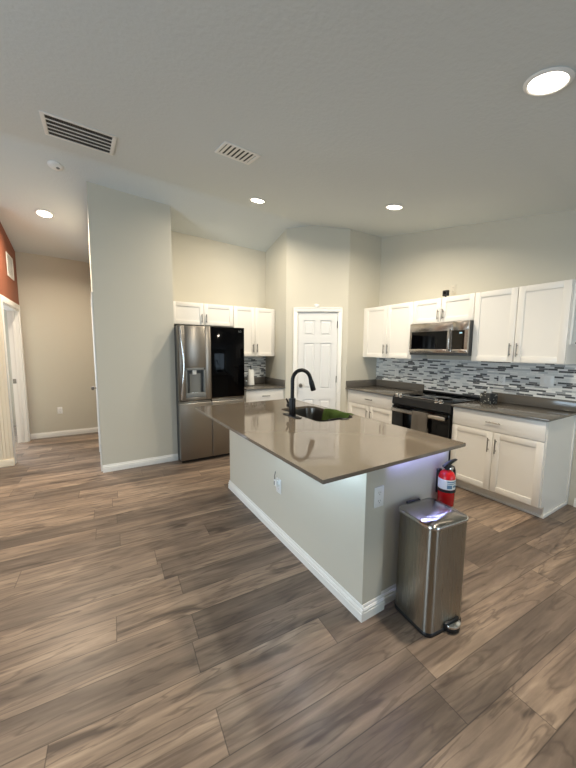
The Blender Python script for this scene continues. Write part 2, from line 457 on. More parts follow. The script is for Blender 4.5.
# pantry: short wall, diagonal with door opening, short wall
dg = Vector(P2)-Vector(P1); DL = dg.length; dgn = dg/DL
D0, D1, DH = 0.172, 0.768, 2.035
wall('wall_pantry_left', (2.505, YF), P1, -0.10, M_WALL) if False else None
def poly_wall(name, poly, material):
    """closed plan outline, top follows the ceiling"""
    w = MB(); a = [w.bm.verts.new((x, y, 0)) for x, y in poly]; b = [w.bm.verts.new((x, y, ceil_z(x, y)+0.02)) for x, y in poly]
    n = len(poly)
    w.bm.faces.new(a[::-1]); w.bm.faces.new(b)
    for i in range(n): w.bm.faces.new([a[i], a[(i+1) % n], b[(i+1) % n], b[i]])
    return struct(w.build(name, material, angle=20))
poly_wall('wall_pantry_left', [(2.505, YF), (2.505, 4.15), (2.59, 4.20), (2.59, YF)], M_WALL)
wall('wall_pantry', P1, P2, -0.09, M_WALL, openings=[(D0, D1, 0.0, DH)], n=20)
poly_wall('wall_pantry_right', [(3.265, 3.645), (XS, 3.645), (XS, 3.73), (3.31, 3.73)], M_WALL)
# partition block between the hall and the refrigerator
PX0, PX1, PY0 = 0.057, 0.930, 4.312
poly_wall('wall_partition', [(PX0, PY0), (PX1, PY0), (PX1, 6.5), (PX0+0.05, 6.5), (PX0+0.05, 5.4), (PX0, 5.4)], M_WALL)
HY = 6.5
wall('wall_hall_back', (0.2, HY), (-1.03, HY), 0.12, M_WALL)
HX = -0.90
wall('wall_hall_left', (HX, HY), (HX, 5.15), 0.12, M_ORANGE, openings=[(0.12, 1.10, 0.0, 2.04)]) if False else None
wall('wall_hall_left', (HX, 5.15), (HX, HY+0.1), -0.12, M_ORANGE, openings=[(0.10, 1.20, 0.0, 2.04)])
wall('wall_left_back', (-1.02, 5.15), (-4.6, 5.15), -0.12, M_ORANGE, openings=[(0.06, 0.88, 0.0, 2.05)]) if False else None
wall('wall_left_back', (-4.6, 5.15), (-1.02, 5.15), -0.12, M_ORANGE, openings=[(2.68, 3.52, 0.0, 2.05)])
wall('wall_left', (-4.5, 5.2), (-4.5, -4.1), 0.12, M_WALL, openings=[(4.15, 6.65, 0.35, 2.2)]) if False else None
wall('wall_left', (-4.5, -4.1), (-4.5, 5.27), -0.12, M_WALL, openings=[(3.85, 6.35, 0.3, 2.2)])
wall('wall_rear', (-4.6, -4.0), (4.0, -4.0), 0.12, M_WALL, openings=[(6.1, 8.3, 0.0, 2.1)])
# bedroom shell beyond the hall door
wall('wall_bedroom_back', (-3.9, 7.8), (-1.02, 7.8), -0.1, M_WALL, z1=2.6, openings=[(0.65, 1.95, 0.7, 2.1)])
wall('wall_bedroom_left', (-3.8, 5.28), (-3.8, 7.9), -0.1, M_WALL, z1=2.6)
wall('wall_bedroom_right', (-1.02, 6.62), (-1.02, 7.9), 0.1, M_WALL, z1=2.6)
struct(MB().box(-4.0, -1.03, 6.75, 7.9, 2.56, 2.62).build('ceiling_bedroom', M_CEIL))
# window frames (living room, added rear opening, bedroom)
def window_frame(name, axis, c, u0, u1, z0, z1, mull=2):
    w = MB(); t = 0.05
    def bx(a, b, za, zb):
        if axis == 0: w.box(c-0.04, c+0.04, a, b, za, zb, 0.004)
        else: w.box(a, b, c-0.04, c+0.04, za, zb, 0.004)
    bx(u0, u0+t, z0, z1); bx(u1-t, u1, z0, z1); bx(u0+t, u1-t, z0, z0+t); bx(u0+t, u1-t, z1-t, z1)
    for i in range(1, mull): 
        m_ = u0+(u1-u0)*i/mull; bx(m_-t/2, m_+t/2, z0+t, z1-t)
    return struct(w.build(name, M_TRIM))
window_frame('window_1', 0, -4.56, -0.25, 2.25, 0.3, 2.2)
window_frame('rear_fill_frame', 1, -4.06, 1.5, 3.7, 0.0, 2.1)  # frame of the unseen opening added for the rear fill light
window_frame('window_3', 1, 7.85, -3.25, -1.95, 0.7, 2.1)

# baseboards
def baseboard(name, a, b, side, h=0.088, t=0.015, parent=None, material=None):
    """moulded skirting along a->b standing out to `side` (+1 left of a->b)"""
    a, b = Vector(a), Vector(b); L = (b-a).length; d = (b-a)/L; n = Vector((-d.y, d.x))*side
    prof = [(0, 0), (t, 0), (t, h*0.52), (t*0.70, h*0.55), (t*0.70, h*0.66), (t*0.92, h*0.69), (t*0.55, h*0.79), (t*0.35, h*0.80), (t*0.35, h*0.93), (t*0.1, h), (0, h)]
    w = MB()
    lo = [[(p.x+n.x*u, p.y+n.y*u, z) for u, z in prof] for p in (a, b)]
    w.loft(lo)
    o = w.build(name, material or M_TRIM, parent)
    return o if parent else struct(o)
baseboard('baseboard_partition', (PX0, PY0), (PX1, PY0), -1)
baseboard('baseboard_hall', (-0.9, HY), (PX0+0.05, HY), -1)
baseboard('baseboard_right', (XS, -3.9), (XS, 1.07), 1)

# hall doorway casing (orange wall), with a strike plate on its far jamb
w = MB(); x0, x1 = HX-0.13, HX+0.012
w.box(x0, x1-0.012, 5.25, 5.268, 0, 2.04); w.box(x0, x1-0.012, 6.332, 6.35, 0, 2.04); w.box(x0, x1-0.012, 5.25, 6.35, 2.022, 2.04)
w.box(HX, HX+0.018, 5.165, 5.255, 0, 2.115, 0.004); w.box(HX, HX+0.018, 6.345, 6.425, 0, 2.115, 0.004); w.box(HX, HX+0.018, 5.255, 6.345, 2.035, 2.115, 0.004)
w.box(HX-0.075, HX-0.04, 6.318, 6.333, 0, 2.022, 0.003)
trim = struct(w.build('trim_1', M_TRIM))
st = MB().box(HX-0.125, HX-0.085, 6.328, 6.333, 0.93, 1.0, 0.002).build('strike_plate', M_NICKEL, trim)
# cream door and casing on the wall beside the hall
w = MB()
for q in (-1.02+0.07, ):
    pass
w.box(-1.08, -0.985, 5.132, 5.15, 0, 2.05, 0.004); w.box(-1.045, -1.035, 5.128, 5.134, 0, 2.05, 0.002)
w.box(-0.985, -0.888, 5.137, 5.15, 0, 2.05, 0.003); w.box(-2.0, -0.888, 5.132, 5.15, 2.05, 2.14, 0.004); w.box(-2.0, -1.92, 5.132, 5.15, 0, 2.05, 0.004)
w.box(-0.965, -0.955, 5.131, 5.14, 0, 2.05, 0.002); w.box(-0.925, -0.918, 5.131, 5.14, 0, 2.05, 0.002)
w.box(-1.085, -0.883, 5.124, 5.15, 0, 0.09, 0.004)
struct(w.build('trim_2', M_CREAM))
struct(MB().box(-1.92, -1.08, 5.17, 5.205, 0.01, 2.05, 0.003).build('door_3', M_CREAM))

# closet door on the hall side of the partition
d2 = struct(MB().box(PX0-0.006, PX0+0.0, 4.435, 5.2, 0.01, 2.03, 0.002).build('door_2', M_DOORW))
w = MB()
w.box(PX0-0.016, PX0, 4.352, 4.432, 0, 2.115, 0.004); w.box(PX0-0.016, PX0, 5.203, 5.28, 0, 2.115, 0.004); w.box(PX0-0.016, PX0, 4.432, 5.203, 2.035, 2.115, 0.004)
w.build('door_casing', M_TRIM, d2)
k = MB(); k.cyl((PX0-0.010, 4.50, 1.0), 0.026, 0.008, 0); k.cyl((PX0-0.022, 4.50, 1.0), 0.010, 0.02, 0)
k.lathe([(0, -0.024), (0.016, -0.022), (0.026, -0.010), (0.026, 0.002), (0.012, 0.012), (0, 0.012)], (PX0-0.048, 4.50, 1.0), 20, 0)
k.build('door_knob', M_NICKEL, d2)

# pantry door on the diagonal wall: local frame x along wall, -y towards the room
ang = math.atan2(dg.y, dg.x)
def six_panel(Wd, Hd, t=0.035):
    w = MB(); w.box(0, Wd, 0.014, t, 0, Hd)
    st_, mid = 0.085, 0.075
    cw = (Wd-2*st_-mid)/2
    rails = [(0, 0.20), (0.72, 0.88), (1.57, 1.68), (Hd-0.115, Hd)]
    w.box(0, st_, 0, 0.016, 0, Hd); w.box(Wd-st_, Wd, 0, 0.016, 0, Hd); w.box(st_+cw, st_+cw+mid, 0, 0.016, 0, Hd)
    for a, b in rails:
        w.box(st_, st_+cw, 0, 0.016, a, b); w.box(st_+cw+mid, Wd-st_, 0, 0.016, a, b)
    for xa in (st_, st_+cw+mid):
        for (a, b), (c, d_) in zip(rails, rails[1:]):
            i, j = 0.016, 0.034
            x0_, x1_, z0_, z1_ = xa, xa+cw, b, c
            lo = [(x0_+i, z0_+i), (x1_-i, z0_+i), (x1_-i, z1_-i), (x0_+i, z1_-i)]
            hi = [(x0_+j, z0_+j), (x1_-j, z0_+j), (x1_-j, z1_-j), (x0_+j, z1_-j)]
            w.loft([[(x, 0.0145, z) for x, z in lo], [(x, 0.002, z) for x, z in hi], [(x, 0.002, z) for x, z in [(sum(q[0] for q in hi)/4+(x_-sum(q[0] for q in hi)/4)*0.98, z_) for x_, z_ in hi]]])
    return w
O = Vector((P1[0], P1[1], 0))
nrm = Vector((dgn.y, -dgn.x, 0))      # towards the room
assert nrm.y < 0
dp = O + Vector((dgn.x, dgn.y, 0))*(D0+0.004) - nrm*0.012
pd = struct(six_panel(D1-D0-0.008, 2.02).build('door_1', M_DOORW, loc=(dp.x, dp.y, 0.008), rotz=ang))
kn = MB(); kn.cyl((0.052, -0.004, 0.93), 0.028, 0.008, 1); kn.cyl((0.052, -0.018, 0.93), 0.010, 0.03, 1)
kn.lathe([(0, -0.028), (0.018, -0.026), (0.028, -0.012), (0.027, 0.0), (0.012, 0.014), (0, 0.014)], (0.052, -0.044, 0.93), 20, 1)
kn.build('door_knob', M_NICKEL, pd)
for z in (0.22, 1.03, 1.84):
    h = MB(); h.box(D1-D0-0.016, D1-D0-0.004, -0.010, 0.002, z-0.045, z+0.045, 0.002); h.cyl((D1-D0-0.010, -0.012, z), 0.006, 0.1, 2, 12)
    h.build('hinge', M_NICKEL, pd)
w = MB(); c0, c1 = D0-0.062, D1+0.062
w.box(c0, D0, -0.018, 0, 0, DH, 0.005); w.box(D1, c1, -0.018, 0, 0, DH, 0.005); w.box(c0, c1, -0.018, 0, DH, DH+0.062, 0.005)
w.box(c0, c0+0.018, -0.022, -0.016, 0, DH+0.062, 0.003); w.box(c1-0.018, c1, -0.022, -0.016, 0, DH+0.062, 0.003); w.box(c0, c1, -0.022, -0.016, DH+0.045, DH+0.062, 0.003)
w.box(D0, D0+0.004, 0.0, 0.088, 0, DH); w.box(D1-0.004, D1, 0.0, 0.088, 0, DH); w.box(D0, D1, 0.0, 0.088, DH-0.004, DH)
struct(w.build('trim_3', M_TRIM, loc=(O.x, O.y, 0), rotz=ang))
w = MB()   # pantry baseboards beside the casing
w.box(0.0, c0, -0.013, 0, 0, 0.088, 0.004); w.box(c1, DL, -0.013, 0, 0, 0.088, 0.004)
struct(w.build('baseboard_pantry', M_TRIM, loc=(O.x, O.y, 0), rotz=ang))
MB().box(2.62, 3.8, 4.7, 4.8, 0, 2.6).bm.free()

# ================================================================= CABINETS
def bar_pull(w, c, length, vertical):
    x, y, z = c; h = length/2
    if vertical:
        w.cyl((x, y-0.026, z), 0.0055, length, 2, 12)
        for s in (-1, 1): w.cyl((x, y-0.013, z+s*h*0.66), 0.0045, 0.026, 1, 10)
    else:
        w.cyl((x, y-0.026, z), 0.0055, length, 0, 12)
        for s in (-1, 1): w.cyl((x+s*h*0.66, y-0.013, z), 0.0045, 0.026, 1, 10)
def shaker(x0, x1, z0, z1, rail=0.058, t=0.02):
    w = MB(); r = min(rail, (z1-z0)*0.3)
    w.box(x0+0.01, x1-0.01, 0.008, t, z0+0.01, z1-0.01)
    w.box(x0, x0+rail, 0, t, z0, z1, 0.0025); w.box(x1-rail, x1, 0, t, z0, z1, 0.0025)
    w.box(x0+rail-0.002, x1-rail+0.002, 0.0004, t, z0, z0+r, 0.0025); w.box(x0+rail-0.002, x1-rail+0.002, 0.0004, t, z1-r, z1, 0.0025)
    return w
GAP = 0.0026
def upper(root, W_, H_, D_, doors=2, pull='low'):
    MB().box(0, W_, 0.021, D_, 0, H_, 0.001).build('carcass', M_CAB, root)
    n = doors; dw = W_/n
    for i in range(n):
        d = shaker(i*dw+GAP, (i+1)*dw-GAP, GAP, H_-GAP).build('door', M_CAB, root)
        hx = (i+1)*dw-0.032 if i % 2 == 0 else i*dw+0.032
        L = 0.13 if H_ > 0.5 else 0.115
        hz = 0.06+L/2 if H_ > 0.5 else 0.035+L/2
        w = MB(); bar_pull(w, (hx, 0, hz), L, True); w.build('handle', M_NICKEL, d)
def base(root, W_, D_, H_=0.893, drawers=1, end=None):
    c = MB(); c.box(0, W_, 0.021, D_, 0.105, H_, 0.001); c.box(0.0, W_, 0.085, D_, 0.0, 0.105)
    c.build('carcass', M_CAB, root)
    zt = H_-0.012
    dz = 0.175
    n = drawers
    for i in range(n):
        a, b = i*W_/n+GAP, (i+1)*W_/n-GAP
        dr = MB(); dr.box(a, b, 0, 0.02, zt-dz, zt, 0.003); dr = dr.build('drawer', M_CAB, root)
        w = MB(); bar_pull(w, ((a+b)/2, 0, zt-dz*0.5), 0.13, False); w.build('handle', M_NICKEL, dr)
    dw = W_/2
    for i in range(2):
        d = shaker(i*dw+GAP, (i+1)*dw-GAP, 0.112, zt-dz-0.006).build('door', M_CAB, root)
        hx = (i+1)*dw-0.034 if i == 0 else i*dw+0.034
        w = MB(); bar_pull(w, (hx, 0, zt-dz-0.006-0.13), 0.14, True); w.build('handle', M_NICKEL, d)
RS = -PI/2        # stove wall items: local x -> -Y, local y -> +X
ZT, ZB = 2.106, 1.37
UX = XS-0.327
UD = 0.325
u = thing('upper_cabinet', 'white two-door wall cabinet left of the microwave, next to the pantry wall', 'cabinet', (UX, 3.603, ZB), RS, 'white shaker wall cabinets')
upper(u, 3.603-2.757, ZT-ZB, UD)
MB().box(-0.040, 0.0, 0.012, 0.03, 0, ZT-ZB).build('filler_strip', M_CAB, u)
u = thing('upper_cabinet', 'short white two-door wall cabinet directly above the microwave', 'cabinet', (UX, 2.756, 1.815), RS, 'white shaker wall cabinets')
upper(u, 2.756-1.975, ZT-1.815, UD)
u = thing('upper_cabinet', 'large white two-door wall cabinet right of the microwave', 'cabinet', (UX, 1.974, ZB), RS, 'white shaker wall cabinets')
upper(u, 1.974-1.146, ZT-ZB, UD)
u = thing('upper_cabinet', 'short white two-door wall cabinet above the refrigerator', 'cabinet', (0.936, 4.482, 1.805), 0, 'white shaker wall cabinets')
upper(u, 1.809-0.936, ZT-1.805, UD)
u = thing('upper_cabinet', 'tall white two-door wall cabinet beside the black glass refrigerator door', 'cabinet', (1.810, 4.482, ZB), 0, 'white shaker wall cabinets')
upper(u, 0.690, ZT-ZB, UD)

CX = XS-0.612
b = thing('base_cabinet', 'white base cabinet with drawer between pantry wall and range', 'cabinet', (CX, 3.600, 0), RS, 'white shaker base cabinets')
base(b, 3.600-2.762, 0.609)
MB().box(-0.042, 0.0, 0.012, 0.03, 0.105, 0.893).build('filler_strip', M_CAB, b)
b = thing('base_cabinet', 'wide white base cabinet with one drawer and two doors right of the range', 'cabinet', (CX, 1.970, 0), RS, 'white shaker base cabinets')
base(b, 1.970-1.135, 0.609)
w = MB(); w.box(0.835, 0.841, 0.085, 0.609, 0, 0.893); w.box(0.835, 0.841, 0.021, 0.085, 0.105, 0.893)
w.build('end_panel', M_CAB, b)
w = MB(); w.box(0.841, 0.852, 0.075, 0.609, 0, 0.032, 0.004); w.box(0.0, 0.852, 0.073, 0.085, 0, 0.02, 0.003); w.build('shoe_moulding', M_TRIM, b)
w = MB(); w.box(0.841, 0.853, 0.585, 0.609, 0.032, 0.893, 0.002); w.build('scribe_strip', M_TRIM, b)
b = thing('base_cabinet', 'white base cabinet with drawer between refrigerator and pantry wall', 'cabinet', (1.868, 4.198, 0), 0, 'white shaker base cabinets')
base(b, 0.636, 0.609)

# worktops with a low upstand
def worktop(name, label, rects, splash):
    r = tag(bpy.data.objects.new(name, None), label, 'countertop'); COL.objects.link(r)
    w = MB(); w.box(*rects, 0.894, 0.914, 0.003); w.build('slab', M_QUARTZD, r)
    for i, s in enumerate(splash):
        w = MB(); w.box(*s, 0.914, 1.016, 0.003); w.build('upstand', M_QUARTZD, r)
    return r
worktop('countertop', 'grey quartz countertop left of the range, running to the pantry wall', (XS-0.650, XS, 2.760, 3.643), [(XS-0.020, XS, 2.760, 3.623), (XS-0.645, XS, 3.623, 3.643)])
worktop('countertop', 'grey quartz countertop with tissue box right of the range', (XS-0.650, XS, 1.108, 1.972), [(XS-0.020, XS, 1.108, 1.972)])
worktop('countertop', 'grey quartz countertop beside the refrigerator', (1.866, 2.503, YF-0.650, YF), [(1.866, 2.483, YF-0.020, YF), (2.483, 2.503, YF-0.645, YF)])
# mosaic
tag(MB().box(XS-0.011, XS-0.001, 1.108, 3.643, 1.0165, 1.369).build('tile_backsplash', M_TILE_Y), 'long grey and white linear mosaic backsplash on the range wall', 'backsplash')
tag(MB().box(XS-0.011, XS-0.001, 1.974, 2.758, 0.80, 1.0165).build('tile_backsplash', M_TILE_Y), 'low mosaic strip directly behind the range cooktop', 'backsplash')
tag(MB().box(1.866, 2.503, YF-0.011, YF-0.001, 1.0165, 1.369).build('tile_backsplash', M_TILE_X), 'small mosaic backsplash between refrigerator and pantry wall', 'backsplash')

# ================================================================= ISLAND
IX0, IX1, IY0, IY1 = 0.846, 1.966, 1.077, 3.136
isl = thing('kitchen_island', 'large grey painted kitchen island with white baseboard in the middle of the room', 'island', (0, 0, 0))
w = MB(); w.box(1.205, 1.325, 1.20, 3.13, 0, 0.893); w.build('knee_wall', M_WALL, isl)
w = MB(); w.box(1.205, 1.355, 1.168, 1.20, 0, 0.893); w.build('end_post', M_WALL, isl)
w = MB(); w.box(1.325, 1.962, 1.184, 1.22, 0, 0.893); w.build('end_panel', M_WALL, isl)
baseboard('baseboard', (1.205, 3.145), (1.205, 1.153), -1, 0.088, 0.015, isl)
baseboard('baseboard', (1.205, 1.168), (1.370, 1.168), -1, 0.088, 0.015, isl)
baseboard('baseboard', (1.355, 1.184), (1.962, 1.184), -1, 0.088, 0.013, isl)
baseboard('baseboard', (1.205, 3.13), (1.325, 3.13), 1, 0.088, 0.015, isl)
w = MB(); w.box(1.19, 1.37, 1.155, 1.20, 0.868, 0.893, 0.003); w.build('post_cap', M_TRIM, isl)
w = MB()   # kitchen-side cabinet body, open above the sink
w.box(1.325, 1.930, 1.22, 1.92, 0.105, 0.893); w.box(1.325, 1.930, 2.72, 3.11, 0.105, 0.893)
w.box(1.325, 1.930, 1.92, 2.72, 0.105, 0.60); w.box(1.925, 1.930, 1.92, 2.72, 0.60, 0.893); w.box(1.325, 1.86, 1.22, 3.11, 0, 0.105)
w.build('carcass', M_CAB, isl)
for i, (a, c) in enumerate(((1.225, 1.68), (1.685, 2.14), (2.145, 2.60), (2.605, 3.105))):
    s = shaker(0, c-a, 0.112, 0.70).build('door', M_CAB, isl, loc=(1.951, a, 0), rotz=PI/2)
    h = MB(); bar_pull(h, ((c-a)-0.04 if i % 2 == 0 else 0.04, 0, 0.57), 0.14, True); h.build('handle', M_NICKEL, s)
    d = MB(); d.box(0.002, c-a-0.002, 0, 0.02, 0.706, 0.88, 0.003); d = d.build('drawer', M_CAB, isl, loc=(1.951, a, 0), rotz=PI/2)
    h = MB(); bar_pull(h, ((c-a)/2, 0, 0.793), 0.13, False); h.build('handle', M_NICKEL, d)
# top with a rounded sink cut-out
SX0, SX1, SY0, SY1 = 1.515, 1.90, 1.98, 2.64
w = MB()
outer = rrect(IX0, IX1, IY0, IY1, 0.006, 3); inner = rrect(SX0, SX1, SY0, SY1, 0.075, 8)
es = []
for lp in (outer, inner):
    vs = [w.bm.verts.new((x, y, 0.914)) for x, y in lp]
    es += [w.bm.edges.new((vs[i], vs[(i+1) % len(vs)])) for i in range(len(vs))]
bmesh.ops.triangle_fill(w.bm, edges=es, use_beauty=True, use_dissolve=False)
g = bmesh.ops.extrude_face_region(w.bm, geom=list(w.bm.faces))
for v in g['geom']:
    if isinstance(v, bmesh.types.BMVert): v.co.z = 0.894
tag(w.build('island_countertop', M_QUARTZ), 'polished taupe quartz countertop overhanging the island', 'countertop')
# sink
sk = thing('sink', 'undermount stainless steel sink bowl set in the island countertop', 'sink', ((SX0+SX1)/2, (SY0+SY1)/2, 0.66))
def ring(dx, z, r): 
    cx, cy = (SX0+SX1)/2, (SY0+SY1)/2
    return [(x-cx, y-cy, z) for x, y in rrect(SX0-dx, SX1+dx, SY0-dx, SY1+dx, r, 8)]
w = MB(); w.loft([ring(0.022, 0.2335, 0.09), ring(0.004, 0.2335, 0.078), ring(0.002, 0.225, 0.077), ring(-0.004, 0.06, 0.07), ring(-0.02, 0.022, 0.06), ring(-0.05, 0.012, 0.05), ring(-0.05, 0.004, 0.05), ring(-0.016, 0.012, 0.065), ring(0.004, 0.06, 0.075), ring(0.010, 0.225, 0.085)], cap=False)
w.bm.verts.ensure_lookup_table()
n_ = len(ring(0, 0, 0.05))
w.bm.faces.new([w.bm.verts[5*n_+i] for i in range(n_)]); w.bm.faces.new([w.bm.verts[6*n_+i] for i in range(n_)][::-1])
for i in range(n_):
    w.bm.faces.new([w.bm.verts[9*n_+i], w.bm.verts[9*n_+(i+1) % n_], w.bm.verts[(i+1) % n_], w.bm.verts[i]])
for f in [f for f in w.bm.faces if all(v.index//n_ in (5, 6) for v in f.verts) and len(f.verts) == 4]: w.bm.faces.remove(f)
w.build('bowl', M_SINK, sk)
MB().lathe([(0, 0.012), (0.02, 0.012), (0.042, 0.0165), (0.045, 0.0125), (0.045, 0.0118)], (0, 0, 0.0005), 24).build('drain', M_CHROME, sk)
# faucet
fa = thing('kitchen_faucet', 'matte black gooseneck pull-down faucet at the island sink', 'faucet', (1.455, 2.298, 0.914))
w = MB(); w.prism(rrect(-0.03, 0.03, -0.125, 0.125, 0.028, 6), 0, 0.006, 2, 0.002); w.build('deck_plate', M_MATTE, fa)
w = MB(); w.cyl((0, 0, 0.0100), 0.034, 0.010, 2, 28, bev=0.002); w.cyl((0, 0, 0.083), 0.029, 0.140, 2, 28, bev=0.002); w.build('body', M_MATTE, fa)
sd = Vector((0.92, -0.40, 0)).normalized()
pts = [(0, 0, 0.15), (0, 0, 0.22), (0, 0, 0.305)]
R_ = 0.078
for i in range(1, 16):
    a = PI*i/15*0.93
    pts.append((sd.x*R_*(1-math.cos(a)), sd.y*R_*(1-math.cos(a)), 0.305+R_*1.15*math.sin(a)))
e_ = Vector(pts[-1]); dl = (e_-Vector(pts[-2])).normalized()
pts.append(tuple(e_+dl*0.02))
MB().tube(pts, 0.0165, 16).build('spout', M_MATTE, fa)
q0 = Vector(pts[-1])
MB().tube([q0-dl*0.005, q0+dl*0.012, q0+dl*0.03, q0+dl*0.085, q0+dl*0.09], [0.0175, 0.021, 0.022, 0.0235, 0.020], 16).build('spray_head', M_MATTE, fa)
w = MB(); w.cyl((0, 0.046, 0.085), 0.021, 0.042, 1, 24, bev=0.004); w.tube([(0, 0.056, 0.095), (-0.008, 0.062, 0.115), (-0.020, 0.068, 0.145)], [0.010, 0.009, 0.007], 10); w.build('lever', M_MATTE, fa)
# sink rack + green cloth
rk = thing('sink_caddy', 'small black caddy hooked on the near end of the sink', 'caddy', (1.765, 2.065, 0.80))
w = MB(); w.prism(rrect(-0.075, 0.075, -0.045, 0.045, 0.015, 4), 0, 0.006); 
for (xa, xb, ya, yb) in ((-0.075, 0.075, -0.045, -0.040), (-0.075, 0.075, 0.040, 0.045), (-0.075, -0.070, -0.040, 0.040), (0.070, 0.075, -0.040, 0.040)): w.box(xa, xb, ya, yb, 0.0, 0.095, 0.001)
w.build('tray', M_BLACK, rk)
w = MB(); w.box(-0.035, 0.035, -0.075, -0.045, 0.090, 0.095, 0.001); w.box(-0.035, 0.035, -0.079, -0.0735, 0.090, 0.118, 0.001); w.box(-0.035, 0.035, -0.105, -0.075, 0.1145, 0.118, 0.001); w.build('hook', M_BLACK, rk)
def cloth(a, b):
    L = [(1.950, 0.9165), (1.925, 0.9175), (1.906, 0.9200), (1.894, 0.918), (1.884, 0.905), (1.877, 0.885), (1.873, 0.862), (1.867, 0.842)]
    t = b*(len(L)-1); i = min(int(t), len(L)-2); f = t-i
    x = L[i][0]*(1-f)+L[i+1][0]*f; z = L[i][1]*(1-f)+L[i+1][1]*f
    hang = max(0, b-0.5)*2
    return (x-hang*0.012*(1+math.sin(a*14+0.6)), 2.055+0.345*a+0.01*math.sin(b*4), z+(0.003*(1+math.sin(a*11)) if b < 0.4 else 0)-hang*0.02*a)
tag(MB().grid(30, 24, cloth, 0.004).build('dish_cloth', M_GREEN), 'green dish cloth draped over the far rim of the sink', 'cloth')
# LED strips under the overhang
def led_strip(label, a, b, n, m):
    a, b = Vector(a), Vector(b); r = thing('led_strip', label, 'light strip', (a+b)/2, 0, 'led strips under the island top')
    d = (b-a)/2; ax = abs(d.x) > abs(d.y)
    w = MB()
    if ax: w.box(-abs(d.x), abs(d.x), -0.005, 0.005, -0.003, 0)
    else: w.box(-0.005, 0.005, -abs(d.y), abs(d.y), -0.003, 0)
    w.build('tape', M_WHITEPL, r)
    for i in range(n):
        p = -d+d*2*(i+0.5)/n
        MB().box(p.x-0.004, p.x+0.004, p.y-0.004, p.y+0.004, -0.0055, -0.003).build('diode', m, r)
    return r
led_strip('blue led strip under the island top above the trash can', (1.40, 1.163, 0.8935), (1.93, 1.163, 0.8935), 8, M_LED)
led_strip('blue led strip under the seating overhang of the island', (1.09, 1.16, 0.8935), (1.09, 2.10, 0.8935), 18, M_LEDW)

# ================================================================= REFRIGERATOR
FX, FY = 0.922, 4.10
fr = thing('refrigerator', 'stainless refrigerator with water dispenser and one black glass door', 'refrigerator', (FX, FY, 0))
FW = 0.886
w = MB(); w.box(0.012, FW-0.004, 0.072, 0.69, 0.03, 1.76, 0.004); w.box(0.03, FW-0.03, 0.09, 0.60, 0.0, 0.03); w.build('cabinet_body', M_DARKGREY, fr)
SPL, ZS = 0.418, 0.816
def steel_door(x0, x1, z0, z1, hole=None):
    w = MB()
    if not hole: w.box(x0, x1, 0, 0.066, z0, z1, 0.008, 3)
    else:
        hx0, hx1, hz0, hz1 = hole
        w.box(x0, hx0, 0, 0.066, z0, z1, 0.006); w.box(hx1, x1, 0, 0.066, z0, z1, 0.006)
        w.box(hx0-0.0065, hx1+0.0065, 0.0, 0.066, z0, hz0, 0.0055); w.box(hx0-0.0065, hx1+0.0065, 0.0, 0.066, hz1, z1, 0.0055)
        w.box(hx0-0.007, hx1+0.007, 0.058, 0.066, hz0-0.01, hz1+0.01)
    return w
DI = (0.085, 0.338, 0.862, 1.238)
dl_ = steel_door(0.0, SPL-0.002, ZS+0.004, 1.767, DI).build('door', M_STEEL, fr)
dp_ = MB(); x0, x1, z0, z1 = DI
dp_.box(x0, x0+0.018, -0.004, 0.05, z0, z1, 0.003); dp_.box(x1-0.022, x1, -0.004, 0.05, z0, z1, 0.003); dp_.box(x0, x1, -0.004, 0.05, z1-0.030, z1, 0.003); dp_.box(x0, x1, -0.008, 0.05, z0, z0+0.055, 0.003)
dp_.build('dispenser_frame', M_GREYPL, dl_)
MB().box(x0+0.018, x1-0.022, 0.048, 0.056, z0+0.05, z1-0.03).build('dispenser_recess', M_DARKGREY, dl_)
MB().box(x0+0.055, x1-0.055, 0.034, 0.048, z0+0.055, z1-0.075, 0.004).build('dispenser_paddle', M_GREYPL, dl_)
MB().box(x0+0.09, x0+0.14, 0.008, 0.04, z1-0.085, z1-0.03, 0.006).build('dispenser_nozzle', M_WHITEPL, dl_)
MB().box(x0+0.03, x1-0.03, -0.0005, 0.04, z0+0.0555, z0+0.060, 0.001).build('drip_tray', M_CHROME, dl_)
w = MB(); hp = []
for i in range(25):
    t = i/24; hp.append((0.028+0.028*math.sin(PI*t)**2, -0.012-0.042*math.sin(PI*t)**0.7, 0.845+0.90*t))
w.tube(hp, 0.011, 12); w.build('door_handle', M_CHROME, dl_)
dr_ = MB(); dr_.box(SPL+0.002, FW, 0.008, 0.066, ZS+0.004, 1.767, 0.006); dr_ = dr_.build('door', M_STEEL, fr)
dr_['label'] = 'black glass refrigerator door'
MB().box(SPL+0.004, FW-0.002, -0.001, 0.010, ZS+0.018, 1.765, 0.003).build('glass_panel', M_FRIDGEGLASS, dr_)
# maker's mark
tc_ = bpy.data.curves.new('mark', 'FONT'); tc_.body = 'LG'; tc_.size = 0.035; tc_.extrude = 0.0004
to = bpy.data.objects.new('mark', tc_); COL.objects.link(to)
bpy.context.view_layer.update()
me = bpy.data.meshes.new_from_object(to.evaluated_get(bpy.context.evaluated_depsgraph_get()))
bpy.data.objects.remove(to); me.materials.clear(); me.materials.append(M_GREYPL)
lg = bpy.data.objects.new('logo', me); COL.objects.link(lg); lg.parent = dr_; lg.location = (FW-0.085, -0.0016, 1.705); lg.rotation_euler = (PI/2, 0, 0)
for x0, x1 in ((0.0, SPL-0.002), (SPL+0.002, FW)):
    d = MB(); d.box(x0, x1, 0.0, 0.066, 0.045, ZS-0.03, 0.008, 3); d.box(x0+0.006, x1-0.006, 0.022, 0.066, ZS-0.034, ZS-0.004, 0.004)
    d = d.build('lower_door', M_STEEL, fr)
    MB().box(x0+0.004, x1-0.004, 0.004, 0.02, ZS-0.034, ZS-0.026, 0.002).build('grip_edge', M_CHROME, d)
MB().box(0.02, FW-0.02, 0.03, 0.072, 0.012, 0.044).build('kick_plate', M_BLACK, fr)
